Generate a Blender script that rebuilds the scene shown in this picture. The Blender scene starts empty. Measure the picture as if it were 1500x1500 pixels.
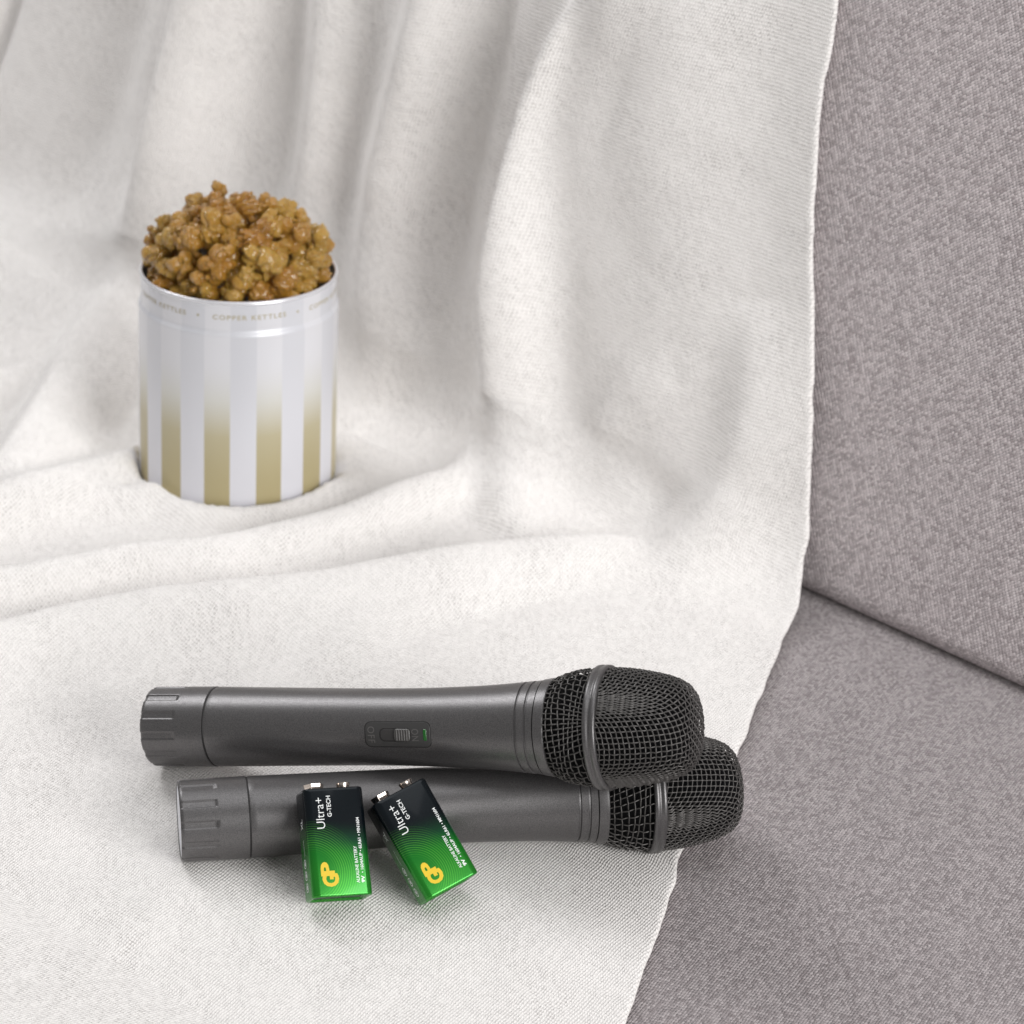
import bpy, bmesh, math, random
import numpy as np
from mathutils import Vector, Matrix

random.seed(7); RNG = np.random.default_rng(7)
scn = bpy.context.scene
COL = scn.collection
rad = math.radians

# ------------------------------------------------------------------ camera
F = 5000.0
PITCH = rad(31.0)
_e = PITCH + math.atan(490 / F)
C = np.array([0, -1.5 * math.cos(_e), 1.5 * math.sin(_e)])
FW = np.array([0, math.cos(PITCH), -math.sin(PITCH)])
RT = np.array([1.0, 0, 0])
UP = np.cross(RT, FW)
PPX = 350.0          # the picture is a crop: its optical axis lies left of the middle
cam = bpy.data.cameras.new('camera'); camo = bpy.data.objects.new('camera', cam); COL.objects.link(camo)
camo.location = C; camo.rotation_euler = (math.pi / 2 - PITCH, 0, 0)
cam.sensor_width = 36; cam.lens = 36 * F / 1500
cam.shift_x = (750 - PPX) / 1500
cam.clip_start = 0.05; cam.clip_end = 60
cam.dof.use_dof = True; cam.dof.focus_distance = 1.462; cam.dof.aperture_fstop = 13.0; cam.dof.aperture_blades = 9
scn.camera = camo

# photo measurements -> metres (only used to measure where things stand)
def ray(px, py): return FW + RT * (px - PPX) / F + UP * (750 - py) / F
def onz(px, py, z):
    d = ray(px, py); return C + d * (z - C[2]) / d[2]

# ------------------------------------------------------------------ helpers
def tag(o, label=None, cat=None, group=None, kind=None):
    if label: o['label'] = label
    if cat: o['category'] = cat
    if group: o['group'] = group
    if kind: o['kind'] = kind
    return o
def empty(name, label, cat, mat=None, group=None):
    o = bpy.data.objects.new(name, None); o.empty_display_size = .02; COL.objects.link(o)
    if mat is not None: o.matrix_world = mat
    return tag(o, label, cat, group)
def link(name, me, mat, parent=None):
    o = bpy.data.objects.new(name, me); COL.objects.link(o)
    if mat is not None and not me.materials: me.materials.append(mat)
    if parent is not None: o.parent = parent
    return o
def smooth(me, v=True):
    me.polygons.foreach_set('use_smooth', [v] * len(me.polygons)); me.update()
def mesh(name, V, Fc, sm=True):
    me = bpy.data.meshes.new(name); me.from_pydata([tuple(map(float, v)) for v in V], [], Fc); me.update()
    if sm: smooth(me)
    return me
def copy_tree(o, parent=None):
    c = o.copy(); COL.objects.link(c); c.parent = parent
    for ch in list(o.children): copy_tree(ch, c)
    return c
def grid_faces(nu, nv, wrap=False):
    f = []
    for i in range(nu - 1):
        for j in range(nv if wrap else nv - 1):
            k = (j + 1) % nv
            f.append((i * nv + j, (i + 1) * nv + j, (i + 1) * nv + k, i * nv + k))
    return f
def lathe(name, prof, n=96, axis='x', fn=None):
    """prof: list of (a, r) along the axis; fn(a, ang, r) -> r"""
    V = []
    for a, r in prof:
        for j in range(n):
            g = 2 * math.pi * j / n
            rr = fn(a, g, r) if fn else r
            y, z = rr * math.cos(g), rr * math.sin(g)
            V.append((a, y, z) if axis == 'x' else (y, z, a))
    fc = grid_faces(len(prof), n, True)
    if axis == 'x': fc = [tuple(reversed(q)) for q in fc]
    if axis == 'z': fc = [tuple(reversed(q)) for q in fc]
    return mesh(name, V, fc)
def sharp(me, ang=35):
    bm = bmesh.new(); bm.from_mesh(me)
    for e in bm.edges:
        if len(e.link_faces) == 2 and e.calc_face_angle(0) > rad(ang): e.smooth = False
    bm.to_mesh(me); bm.free(); return me
def fixn(me):
    bm = bmesh.new(); bm.from_mesh(me); bmesh.ops.recalc_face_normals(bm, faces=bm.faces); bm.to_mesh(me); bm.free(); return me
def rounded_box(name, sx, sy, sz, r, seg=4, z0=0.0):
    bm = bmesh.new(); bmesh.ops.create_cube(bm, size=1)
    for v in bm.verts: v.co = Vector((v.co.x * sx, v.co.y * sy, (v.co.z + .5) * sz + z0))
    bmesh.ops.bevel(bm, geom=bm.edges[:], offset=r, segments=seg, profile=.5, affect='EDGES')
    me = bpy.data.meshes.new(name); bm.to_mesh(me); bm.free(); smooth(me); return me
def rrect(w, h, r, n=6):
    pts = []
    for cx, cy, a0 in ((w/2-r, h/2-r, 0), (-w/2+r, h/2-r, 90), (-w/2+r, -h/2+r, 180), (w/2-r, -h/2+r, 270)):
        for k in range(n + 1):
            a = rad(a0 + 90 * k / n); pts.append((cx + r * math.cos(a), cy + r * math.sin(a)))
    return pts
def loft(name, loops, cap0=True, cap1=True, sm=True):
    n = len(loops[0]); V = [p for l in loops for p in l]; fc = grid_faces(len(loops), n, True)
    if cap0: fc.append(tuple(range(n)))
    if cap1: fc.append(tuple(reversed(range((len(loops) - 1) * n, len(loops) * n))))
    return fixn(mesh(name, V, fc, sm))
def text_mesh(body, size, bold=0.0, space=1.0, extrude=0.0):
    cu = bpy.data.curves.new('t', 'FONT'); cu.body = body; cu.size = size; cu.offset = bold; cu.space_character = space
    cu.extrude = extrude; cu.resolution_u = 3
    o = bpy.data.objects.new('t', cu); COL.objects.link(o)
    dg = bpy.context.evaluated_depsgraph_get(); dg.update()
    me = bpy.data.meshes.new_from_object(o.evaluated_get(dg))
    COL.objects.unlink(o); bpy.data.objects.remove(o); bpy.data.curves.remove(cu)
    me.materials.clear()
    return me
def tm_verts(me):
    return np.array([v.co[:] for v in me.vertices])
def set_verts(me, V):
    me.vertices.foreach_set('co', np.asarray(V, np.float32).ravel()); me.update()
def fit_text(body, x0, x1, y0, y1, bold=0.0, space=1.0):
    """text mesh scaled to the box x0..x1, y0..y1 (cap height)"""
    me = text_mesh(body, 1.0, bold, space); V = tm_verts(me)
    lo, hi = V.min(0), V.max(0)
    V[:, 0] = x0 + (V[:, 0] - lo[0]) / (hi[0] - lo[0]) * (x1 - x0)
    V[:, 1] = y0 + (V[:, 1] - lo[1]) / (hi[1] - lo[1]) * (y1 - y0)
    return V, [tuple(p.vertices) for p in me.polygons]
def merge(name, parts, mat, parent, sm=False):
    V, Fc = [], []
    for v, f in parts:
        b = len(V); V += [tuple(p) for p in v]; Fc += [tuple(i + b for i in q) for q in f]
    me = mesh(name, V, Fc, sm)
    return link(name, me, mat, parent)
def tube(path, r, n=6, closed=False):
    P = np.asarray(path, float); m = len(P)
    T = (np.roll(P, -1, 0) - np.roll(P, 1, 0)) if closed else np.gradient(P, axis=0)
    T /= np.linalg.norm(T, axis=1)[:, None] + 1e-12
    ref = np.array([.31, .52, .79]); A = np.cross(T, ref); A /= np.linalg.norm(A, axis=1)[:, None] + 1e-12
    B = np.cross(T, A); V = []
    for i in range(m):
        for k in range(n):
            a = 2 * math.pi * k / n; V.append(P[i] + r * (math.cos(a) * A[i] + math.sin(a) * B[i]))
    fc = grid_faces(m, n, True)
    if closed: fc += [((m-1)*n + j, j, (j+1) % n, (m-1)*n + (j+1) % n) for j in range(n)]
    return V, fc

# ------------------------------------------------------------------ materials
class NT:
    def __init__(s, name):
        s.m = bpy.data.materials.new(name); s.m.use_nodes = True; s.t = s.m.node_tree; s.n = s.t.nodes
        s.b = s.n['Principled BSDF']
    def node(s, typ, **kw):
        x = s.n.new(typ)
        for k, v in kw.items(): setattr(x, k, v)
        return x
    def put(s, sock, v):
        if hasattr(v, 'is_linked') or isinstance(v, bpy.types.NodeSocket): s.t.links.new(v, sock)
        else: sock.default_value = v
    def math(s, op, a, b=None, c=None, clamp=False):
        x = s.node('ShaderNodeMath', operation=op); x.use_clamp = clamp; s.put(x.inputs[0], a)
        if b is not None: s.put(x.inputs[1], b)
        if c is not None: s.put(x.inputs[2], c)
        return x.outputs[0]
    def vmath(s, op, a, b=None):
        x = s.node('ShaderNodeVectorMath', operation=op); s.put(x.inputs[0], a)
        if b is not None: s.put(x.inputs[1], b)
        return x.outputs[0]
    def coord(s, which='Object'): return s.node('ShaderNodeTexCoord').outputs[which]
    def mapping(s, v, scale=(1, 1, 1), rot=(0, 0, 0), loc=(0, 0, 0)):
        x = s.node('ShaderNodeMapping'); s.put(x.inputs[0], v); x.inputs['Scale'].default_value = scale
        x.inputs['Rotation'].default_value = rot; x.inputs['Location'].default_value = loc; return x.outputs[0]
    def noise(s, v, scale, detail=3, rough=.55, out='Fac'):
        x = s.node('ShaderNodeTexNoise'); s.put(x.inputs['Vector'], v); x.inputs['Scale'].default_value = scale
        x.inputs['Detail'].default_value = detail; x.inputs['Roughness'].default_value = rough; return x.outputs[out]
    def voronoi(s, v, scale, rnd=1.0, feature='F1'):
        x = s.node('ShaderNodeTexVoronoi', feature=feature); s.put(x.inputs['Vector'], v)
        x.inputs['Scale'].default_value = scale; x.inputs['Randomness'].default_value = rnd; return x
    def ramp(s, f, stops, interp='LINEAR'):
        x = s.node('ShaderNodeValToRGB'); s.put(x.inputs[0], f); cr = x.color_ramp; cr.interpolation = interp
        while len(cr.elements) < len(stops): cr.elements.new(.5)
        for el, (p, c) in zip(cr.elements, stops): el.position = p; el.color = (*c, 1)
        return x.outputs[0]
    def mixc(s, f, a, b, mode='MIX'):
        x = s.node('ShaderNodeMix', data_type='RGBA', blend_type=mode); s.put(x.inputs[0], f)
        for sock, v in ((x.inputs[6], a), (x.inputs[7], b)):
            s.put(sock, (*v, 1) if isinstance(v, tuple) and len(v) == 3 else v)
        return x.outputs[2]
    def bump(s, h, dist, strength=1.0, normal=None):
        x = s.node('ShaderNodeBump'); s.put(x.inputs['Height'], h); x.inputs['Distance'].default_value = dist
        x.inputs['Strength'].default_value = strength
        if normal is not None: s.put(x.inputs['Normal'], normal)
        return x.outputs[0]
    def set(s, **kw):
        for k, v in kw.items():
            k = {'color': 'Base Color', 'rough': 'Roughness', 'metal': 'Metallic', 'normal': 'Normal', 'coat': 'Coat Weight',
                 'coatr': 'Coat Roughness', 'sheen': 'Sheen Weight', 'sheenr': 'Sheen Roughness', 'spec': 'Specular IOR Level',
                 'sss': 'Subsurface Weight', 'sssr': 'Subsurface Radius', 'ssss': 'Subsurface Scale'}.get(k, k)
            if isinstance(v, tuple) and len(v) == 3 and 'Color' in k: v = (*v, 1)
            s.put(s.b.inputs[k], v)
        return s.m

def mat_plain(name, color, rough=.5, metal=0, **kw):
    return NT(name).set(color=color, rough=rough, metal=metal, **kw)

def weave(n, uv, pu, pv, rot, jit, shift=.5):
    """staggered yarn cells: returns (rounded height 0..1, random per cell, second random)"""
    warp = n.noise(uv, 130, 2, out='Color')
    w1 = n.vmath('SCALE', n.vmath('SUBTRACT', warp, (.5, .5, .5))); w1.node.inputs['Scale'].default_value = jit
    p = n.mapping(n.vmath('ADD', uv, w1), (1 / pu, 1 / pv, 1))
    if rot: p = n.mapping(n.mapping(n.vmath('ADD', uv, w1), (1, 1, 1), (0, 0, rot)), (1 / pu, 1 / pv, 1))
    s = n.node('ShaderNodeSeparateXYZ'); n.put(s.inputs[0], p)
    row = n.math('FLOOR', s.outputs[1]); uu = n.math('ADD', s.outputs[0], n.math('MULTIPLY', row, shift))
    colm = n.math('FLOOR', uu)
    fu = n.math('SUBTRACT', n.math('FRACT', uu), .5); fv = n.math('SUBTRACT', n.math('FRACT', s.outputs[1]), .5)
    sl = n.math('ADD', fu, n.math('MULTIPLY', fv, .5))
    d2 = n.math('ADD', n.math('MULTIPLY', n.math('MULTIPLY', sl, sl), 3.2), n.math('MULTIPLY', n.math('MULTIPLY', fv, fv), 3.0))
    wn = n.node('ShaderNodeTexWhiteNoise', noise_dimensions='2D'); cv = n.node('ShaderNodeCombineXYZ')
    n.put(cv.inputs[0], colm); n.put(cv.inputs[1], row); n.put(wn.inputs['Vector'], cv.outputs[0])
    sc = n.node('ShaderNodeSeparateColor'); n.put(sc.inputs[0], wn.outputs['Color'])
    h = n.math('SUBTRACT', 1.0, d2, clamp=True)
    return h, sc.outputs[0], sc.outputs[1]
def mat_blanket():
    n = NT('white_knit'); uv = n.coord('UV')
    h, r1, r2 = weave(n, uv, .00135, .0019, 0, .0015)
    fib = n.noise(uv, 1500, 2); patch = n.noise(uv, 20, 2)
    hh = n.math('MULTIPLY', h, n.math('ADD', .55, n.math('MULTIPLY', r1, .6)))
    hh = n.math('ADD', hh, n.math('MULTIPLY', fib, .40))
    nb = n.bump(hh, .00046, 1.0)
    pit = n.math('MULTIPLY', n.ramp(h, [(.05, (1,) * 3), (.50, (0,) * 3)]), n.ramp(r2, [(.45, (.12,) * 3), (.95, (1,) * 3)]))
    pit = n.math('MULTIPLY', pit, n.ramp(patch, [(.36, (.25,) * 3), (.66, (1,) * 3)]))
    c = n.mixc(pit, (.885, .858, .838), (.42, .395, .38))
    return n.set(color=c, rough=.95, sheen=.25, sheenr=.5, spec=.15, normal=nb)
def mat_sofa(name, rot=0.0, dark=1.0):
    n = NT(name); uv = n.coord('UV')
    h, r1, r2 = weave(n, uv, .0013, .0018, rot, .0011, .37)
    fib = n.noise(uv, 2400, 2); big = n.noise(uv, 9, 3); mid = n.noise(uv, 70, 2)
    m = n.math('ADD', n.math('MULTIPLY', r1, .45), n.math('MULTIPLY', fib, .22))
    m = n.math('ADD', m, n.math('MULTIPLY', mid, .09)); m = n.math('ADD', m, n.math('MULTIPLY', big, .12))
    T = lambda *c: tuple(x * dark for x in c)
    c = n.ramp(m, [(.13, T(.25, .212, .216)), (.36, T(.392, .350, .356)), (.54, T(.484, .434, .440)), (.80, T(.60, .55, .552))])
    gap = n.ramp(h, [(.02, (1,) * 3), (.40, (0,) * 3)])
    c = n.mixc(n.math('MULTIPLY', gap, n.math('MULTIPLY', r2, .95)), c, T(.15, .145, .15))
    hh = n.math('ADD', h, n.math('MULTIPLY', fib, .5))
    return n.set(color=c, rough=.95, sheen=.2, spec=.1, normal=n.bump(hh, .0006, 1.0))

def mat_micbody():
    n = NT('gunmetal_paint'); o = n.coord('Object')
    f = n.noise(o, 2600, 2); g = n.noise(o, 900, 1)
    c = n.ramp(f, [(.3, (.093, .090, .091)), (.7, (.176, .170, .172))])
    r = n.math('ADD', n.math('MULTIPLY', g, .14), .29)
    return n.set(color=c, metal=.7, rough=r, spec=.5, normal=n.bump(f, .00003, .5))
def mat_tin():
    n = NT('striped_print'); o = n.coord('Object')
    s = n.node('ShaderNodeSeparateXYZ'); n.put(s.inputs[0], o)
    ang = n.math('ARCTAN2', s.outputs[0], n.math('MULTIPLY', s.outputs[1], -1.0))      # 0 at the front (-Y), + to the right
    ph = n.math('FRACT', n.math('ADD', n.math('DIVIDE', ang, 2 * math.pi / 12), 4.6 / 30.0 + 12))
    edge = n.math('GREATER_THAN', ph, .5)                                                # 1 = gold stripe
    z = s.outputs[2]
    up = n.node('ShaderNodeMapRange', interpolation_type='SMOOTHSTEP'); n.put(up.inputs[0], z)
    up.inputs[1].default_value = .006; up.inputs[2].default_value = .082
    gold = n.ramp(up.outputs[0], [(0, (.44, .375, .205)), (.42, (.49, .44, .29)), (.78, (.64, .635, .60)), (1, (.70, .70, .735))])
    pearl = n.ramp(up.outputs[0], [(0, (.71, .71, .76)), (1, (.64, .645, .685))])  # pearl dims upward: the change in reflection is painted into the colour
    c = n.mixc(edge, pearl, gold)
    return n.set(color=c, metal=.15, rough=.38, coat=.3, coatr=.15, spec=.5)
def mat_battery():
    n = NT('printed_foil'); o = n.coord('Object')
    s = n.node('ShaderNodeSeparateXYZ'); n.put(s.inputs[0], o)
    x, y, z = s.outputs
    grad = n.node('ShaderNodeMapRange', interpolation_type='SMOOTHSTEP'); n.put(grad.inputs[0], n.math('SUBTRACT', z, n.math('MULTIPLY', x, -.15)))
    grad.inputs[1].default_value = .006; grad.inputs[2].default_value = .033
    base = n.ramp(grad.outputs[0], [(0, (.018, .22, .020)), (.40, (.009, .18, .018)), (.75, (.006, .055, .022)), (1, (.004, .007, .010))])
    dx = n.math('ADD', x, .0125); dz = n.math('SUBTRACT', z, .0105)
    r = n.math('SQRT', n.math('ADD', n.math('MULTIPLY', dx, dx), n.math('MULTIPLY', n.math('MULTIPLY', dz, dz), 1.0)))
    ln = n.math('SINE', n.math('MULTIPLY', r, 2 * math.pi / .00098))
    ln = n.ramp(ln, [(.55, (0,) * 3), (.95, (1,) * 3)])
    msk = n.ramp(n.math('MULTIPLY', r, 1 / .03), [(.28, (0,) * 3), (.42, (1,) * 3), (.55, (.8,) * 3), (.76, (0,) * 3)])
    f = n.math('MULTIPLY', ln, msk)
    c = n.mixc(n.math('MULTIPLY', f, .5), base, (.16, .62, .06))
    return n.set(color=c, metal=.45, rough=.22, coat=.18, coatr=.06, spec=.3)
def mat_popcorn():
    n = NT('caramel_glaze'); o = n.coord('Object'); oi = n.node('ShaderNodeObjectInfo')
    off = n.vmath('ADD', o, n.node('ShaderNodeCombineXYZ').outputs[0]); cx = off.node.inputs[1].links[0].from_node
    n.put(cx.inputs[0], n.math('MULTIPLY', oi.outputs['Random'], 5.0))
    f = n.noise(off, 190, 4, .65); g = n.noise(off, 520, 3)
    m = n.math('ADD', n.math('MULTIPLY', f, .8), n.math('MULTIPLY', g, .25))
    m = n.math('ADD', m, n.math('MULTIPLY', n.math('SUBTRACT', oi.outputs['Random'], .5), .10))
    c = n.ramp(m, [(.37, (.12, .034, .005)), (.43, (.54, .175, .016)), (.50, (.99, .45, .045)), (.63, (1.0, .68, .15))])
    v = n.voronoi(off, 330, 1.0, 'SMOOTH_F1').outputs['Distance']
    h = n.math('ADD', n.math('MULTIPLY', v, -1.0), n.math('MULTIPLY', g, .5))
    return n.set(color=c, rough=.28, coat=.9, coatr=.10, spec=.5, normal=n.bump(h, .0022, .9), sss=.14,
                 sssr=(.004, .002, .0008), ssss=.6)

M = {}
M['blanket'] = mat_blanket()
M['sofa_seat'] = mat_sofa('sofa_seat_weave', .45, .90)  # same fabric as the back, dimmer light on the seat put into the colour
M['sofa_back'] = mat_sofa('sofa_back_weave', 1.1, 1.42)  # lightened copy of the fabric: brighter light on the back is in the colour
M['mic'] = mat_micbody()
M['seam'] = mat_plain('dark_seam', (.012, .011, .011), .6)
M['endplate'] = mat_plain('pale_end_plate', (.74, .75, .80), .45)
M['wire'] = NT('grille_wire'); M['wire'] = M['wire'].set(color=(.105, .10, .097), metal=.7, rough=.42)
M['foam'] = mat_plain('black_foam', (.006, .006, .0065), .95, spec=.1)
M['plate'] = mat_plain('switch_plate_plastic', (.042, .041, .041), .45)
M['slot'] = mat_plain('switch_slot', (.035, .033, .033), .5)
M['slider'] = mat_plain('switch_slider', (.075, .072, .07), .38)
M['engrave'] = mat_plain('engraved_letters', (.105, .10, .098), .45)
M['lamp'] = mat_plain('green_lens', (.01, .11, .015), .25)
M['tin'] = mat_tin()
M['tin_in'] = mat_plain('tin_inside', (.55, .54, .52), .3, .8)
M['rimlip'] = mat_plain('tin_rim', (.72, .72, .76), .25, .4, coat=.4)
M['goldink'] = mat_plain('gold_ink', (.43, .38, .26), .5)
M['battery'] = mat_battery()
M['nickel'] = mat_plain('nickel', (.72, .64, .58), .22, 1.0)
M['topplate'] = mat_plain('battery_top_plate', (.04, .035, .033), .45)
M['endfoil'] = mat_plain('battery_base_plate', (.006, .05, .014), .35, .4)
M['yellow'] = mat_plain('yellow_ink', (.75, .52, .012), .35, coat=.5)
M['white'] = mat_plain('white_ink', (.82, .84, .84), .4, coat=.4)
M['popcorn'] = mat_popcorn()

# ------------------------------------------------------------------ sofa base surface (s along the seam, t up the profile)
A0 = onz(1175, 862, 0.0); B0 = onz(1500, 1010, 0.0)
U = (B0 - A0); U /= np.linalg.norm(U)
Nn = np.array([U[1], -U[0], 0.0]); Nn = -Nn if Nn @ (C - A0) < 0 else Nn
ZZ = np.array([0, 0, 1.0])
R0 = .052; TURN = rad(76); AT = R0 * math.tan(TURN / 2); LT = R0 * TURN
def base(s, t):
    s = np.asarray(s, float); t = np.asarray(t, float)
    th = np.clip(t / R0, 0, TURN)
    q = AT - R0 * np.sin(th); z = R0 * (1 - np.cos(th))
    fr = np.minimum(t, 0); bk = np.maximum(t - LT, 0)
    q = q - fr - bk * math.cos(TURN); z = z + bk * math.sin(TURN)
    P = A0 + s[..., None] * U + q[..., None] * Nn + z[..., None] * ZZ
    N = np.cos(th)[..., None] * ZZ + np.sin(th)[..., None] * Nn
    return P, N
def inv(P):
    d = P - A0; s = d @ U; q = d @ Nn; z = d[2]
    a, b = AT - q, R0 - z
    th = math.atan2(a, b)
    if a <= 0 and (b > 0 or q > AT): return s, AT - q, z
    if 0 <= th <= TURN: return s, R0 * th, R0 - math.hypot(a, b)
    q1 = AT - R0 * math.sin(TURN); z1 = R0 * (1 - math.cos(TURN))
    dq, dz = q - q1, z - z1
    return s, LT + (-dq * math.cos(TURN) + dz * math.sin(TURN)), dq * math.sin(TURN) + dz * math.cos(TURN)
def hit(px, py, h0=0.0):
    d = ray(px, py); lo, hi = 1.0, 3.2
    for _ in range(46):
        m = (lo + hi) / 2
        if inv(C + d * m)[2] > h0: lo = m
        else: hi = m
    s, t, _ = inv(C + d * lo); return s, t

# ------------------------------------------------------------------ where the microphones lie
T2 = onz(262, 1203, .0200); H2 = onz(961, 1160, .0226); D2 = (H2 - T2) / np.linalg.norm(H2 - T2)
T1 = onz(228, 1064, .024); E1 = C + ray(1030, 1066) * 1.431; L1 = np.linalg.norm(E1 - T1); D1 = (E1 - T1) / L1
PX = np.array([0, 30, 60, 100, 130, 150, 165, 172, 183, 202, 208, 220, 233, 241, 245, 247, 250]) / 1000
def stretch(x):      # neck pushed forward, head a little shorter
    k = np.clip((x - .140) / .030, 0, 1); k = k * k * (3 - 2 * k)
    return np.where(x < .208, x + .005 * k, .213 + (x - .208) * .886)
PX = stretch(PX)
PR = np.array([17.6, 17.8, 17.3, 16.8, 17.0, 17.8, 19, 20.0, 20.8, 25.2, 26, 24.6, 21.8, 19, 15, 9, 0.]) / 1000
SC1 = L1 / .2526; SC2 = .980
def mic_samples(T, D, sc):
    x = np.linspace(0, .248, 200); return T + np.outer(x * sc, D), np.interp(x, PX, PR)
S1, R1 = mic_samples(T1, D1, SC1); S2, R2 = mic_samples(T2, D2, SC2); print('mic gap', (np.linalg.norm(S1[:, None] - S2[None], axis=2) - R1[:, None] - R2[None]).min())
S1, R1 = mic_samples(T1, D1, SC1); S2, R2 = mic_samples(T2, D2, SC2)

# ------------------------------------------------------------------ throw blanket
EDGE = [(1232, -160), (1222, -20), (1219, 30), (1205, 110), (1193, 210), (1186, 300), (1185, 380), (1189, 470), (1190, 560), (1187, 650), (1182, 740),
        (1176, 820), (1168, 878), (1150, 925), (1122, 990), (1096, 1065), (1062, 1140), (1020, 1205), (996, 1252), (985, 1300), (965, 1365), (938, 1430), (914, 1500),
        (880, 1600), (800, 1800)]
E_st = np.array([hit(x, y, .001) for x, y in EDGE]); E_st = E_st[np.argsort(E_st[:, 1])]
RIDGES = [  # photo points, height mm along it, fall-off mm on the left / right of the direction of travel
 ([(-60,925),(0,912),(100,883),(213,863),(333,850),(500,830),(650,803),(750,790),(900,778),(1000,762),(1060,725),(1095,670)], [18,18,18,18,18,18,18,17,15,12,8,0], 11, 30),
 ([(-60,840),(0,830),(100,812),(200,793),(300,787),(400,767),(500,740),(600,697),(667,667),(693,623),(713,593),(716,560)], [20,20,20,19,18,18,19,21,21,16,8,0], 11, 17),
 ([(-60,735),(0,713),(100,683),(185,661),(232,652)], [23,23,21,13,0], 13, 19),
 ([(60,742),(153,720),(213,708),(247,710),(283,720),(320,736),(352,750)], [4,10,13,13,10,5,0], 10, 14),
 ([(-30,700),(0,663),(67,560),(123,467),(167,383),(200,283),(233,167),(277,0),(300,-80)],  [16,25,28,24,26,34,36,36,36], 13, 34),
 ([(775,785),(753,743),(733,710),(720,650),(715,550),(717,450),(730,350),(750,250),(777,150),(810,67),(843,0),(870,-60)], [5,12,18,24,29,33,34,34,33,33,33,33], 10, 34),
 ([(10,560),(70,470),(120,380),(150,280),(180,170),(220,0),(240,-60)], [0,0,0,-6,-8,-8,-8], 26, 14),
 ([(450,430),(450,330),(465,230),(480,100),(493,-40)], [0,10,15,15,15], 15, 16),
 ([(545,600),(550,433),(563,267),(590,150),(627,0),(640,-60)], [0,13,20,20,20,20], 17, 20),
 ([(670,640),(672,500),(676,350),(700,200),(745,0),(765,-60)], [-2,-7,-11,-11,-11,-11], 18, 14),
 ([(850,650),(838,560),(840,400),(850,200),(890,60),(910,-60)], [0,-7,-11,-13,-13,-13], 12, 18),
 ([(895,360),(930,200),(970,60),(990,-60)], [0,9,10,10], 18, 38),
 ([(880,650),(897,617),(950,567),(1005,550)], [0,4,4,0], 16, 16),
 ([(950,810),(1000,795),(1051,741),(1090,645),(1105,536),(1110,440)], [3,10,13,11,8,0], 15, 26),
 ([(905,640),(940,690),(988,747),(950,800),(916,840)], [0,-2,-9,-7,0], 10, 10),
 ([(-40,550),(0,540),(93,513),(115,500)], [16,16,10,0], 10, 20),
 ([(-20,150),(12,60),(30,0),(45,-60)], [-10,-12,-12,-12], 9, 9),
 ([(430,985),(500,930),(633,870),(720,845)], [0,5,5,0], 15, 15),
 ([(560,990),(640,940),(780,890),(900,850),(1000,830)], [0,-4,-4.5,-4,0], 14, 16),
 ([(-80,310),(0,335),(80,355),(170,375),(260,410)], [22,22,22,20,8], 45, 40),
 ([(688,775),(702,720),(706,650),(704,600)], [0,-5,-6,0], 13, 9),
 ([(40,620),(150,640),(210,600),(215,520)], [0,-8,-8,0], 16, 16),
 ([(500,690),(590,600),(620,520)], [-3,-6,0], 16, 18),
 ([(40,1080),(120,1000),(240,960),(420,940)], [0,2,2.5,0], 18, 22),
 ([(60,1420),(220,1340),(420,1390)], [0,2,0], 30, 30),
]
def blanket_height(S, T):
    HP = np.zeros_like(S); HN = np.zeros_like(S)
    for pts, amps, wl, wr in RIDGES:
        q = [hit(x, y, max(a, 0) * .001) for (x, y), a in zip(pts, amps)]
        q = np.array(q); am = np.array(amps, float) / 1000
        # smooth the polyline
        k = np.linspace(0, len(q) - 1, (len(q) - 1) * 5 + 1); i = np.clip(k.astype(int), 0, len(q) - 2); f = k - i
        p0, p1, p2, p3 = q[np.maximum(i - 1, 0)], q[i], q[i + 1], q[np.minimum(i + 2, len(q) - 1)]
        ff = f[:, None]
        Q = .5 * (2 * p1 + (p2 - p0) * ff + (2 * p0 - 5 * p1 + 4 * p2 - p3) * ff**2 + (3 * p1 - p0 - 3 * p2 + p3) * ff**3)
        AM = am[i] * (1 - f) + am[i + 1] * f
        bd = np.full(S.shape, 9.0); ba = np.zeros_like(S); bs = np.zeros_like(S)
        for a in range(len(Q) - 1):
            v = Q[a + 1] - Q[a]; L2 = v @ v + 1e-12
            ds, dt = S - Q[a, 0], T - Q[a, 1]
            g = np.clip((ds * v[0] + dt * v[1]) / L2, 0, 1)
            dd = np.hypot(ds - g * v[0], dt - g * v[1])
            m = dd < bd
            bd = np.where(m, dd, bd); ba = np.where(m, AM[a] * (1 - g) + AM[a + 1] * g, ba)
            bs = np.where(m, v[0] * dt - v[1] * ds, bs)
        w = np.where(bs > 0, wl, wr) / 1000
        h = ba * np.exp(-(bd / w) ** 2)
        HP += np.maximum(h, 0) ** 2.5; HN += np.minimum(h, 0)
    return HP ** .4 + HN
def value_noise(x, y, seed):
    r = np.random.default_rng(seed); G = r.random((64, 64)) - .5
    xi, yi = np.floor(x).astype(int), np.floor(y).astype(int); fx, fy = x - xi, y - yi
    fx = fx * fx * (3 - 2 * fx); fy = fy * fy * (3 - 2 * fy)
    g = lambda a, b: G[a % 64, b % 64]
    return (g(xi, yi) * (1 - fx) + g(xi + 1, yi) * fx) * (1 - fy) + (g(xi, yi + 1) * (1 - fx) + g(xi + 1, yi + 1) * fx) * fy

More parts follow.
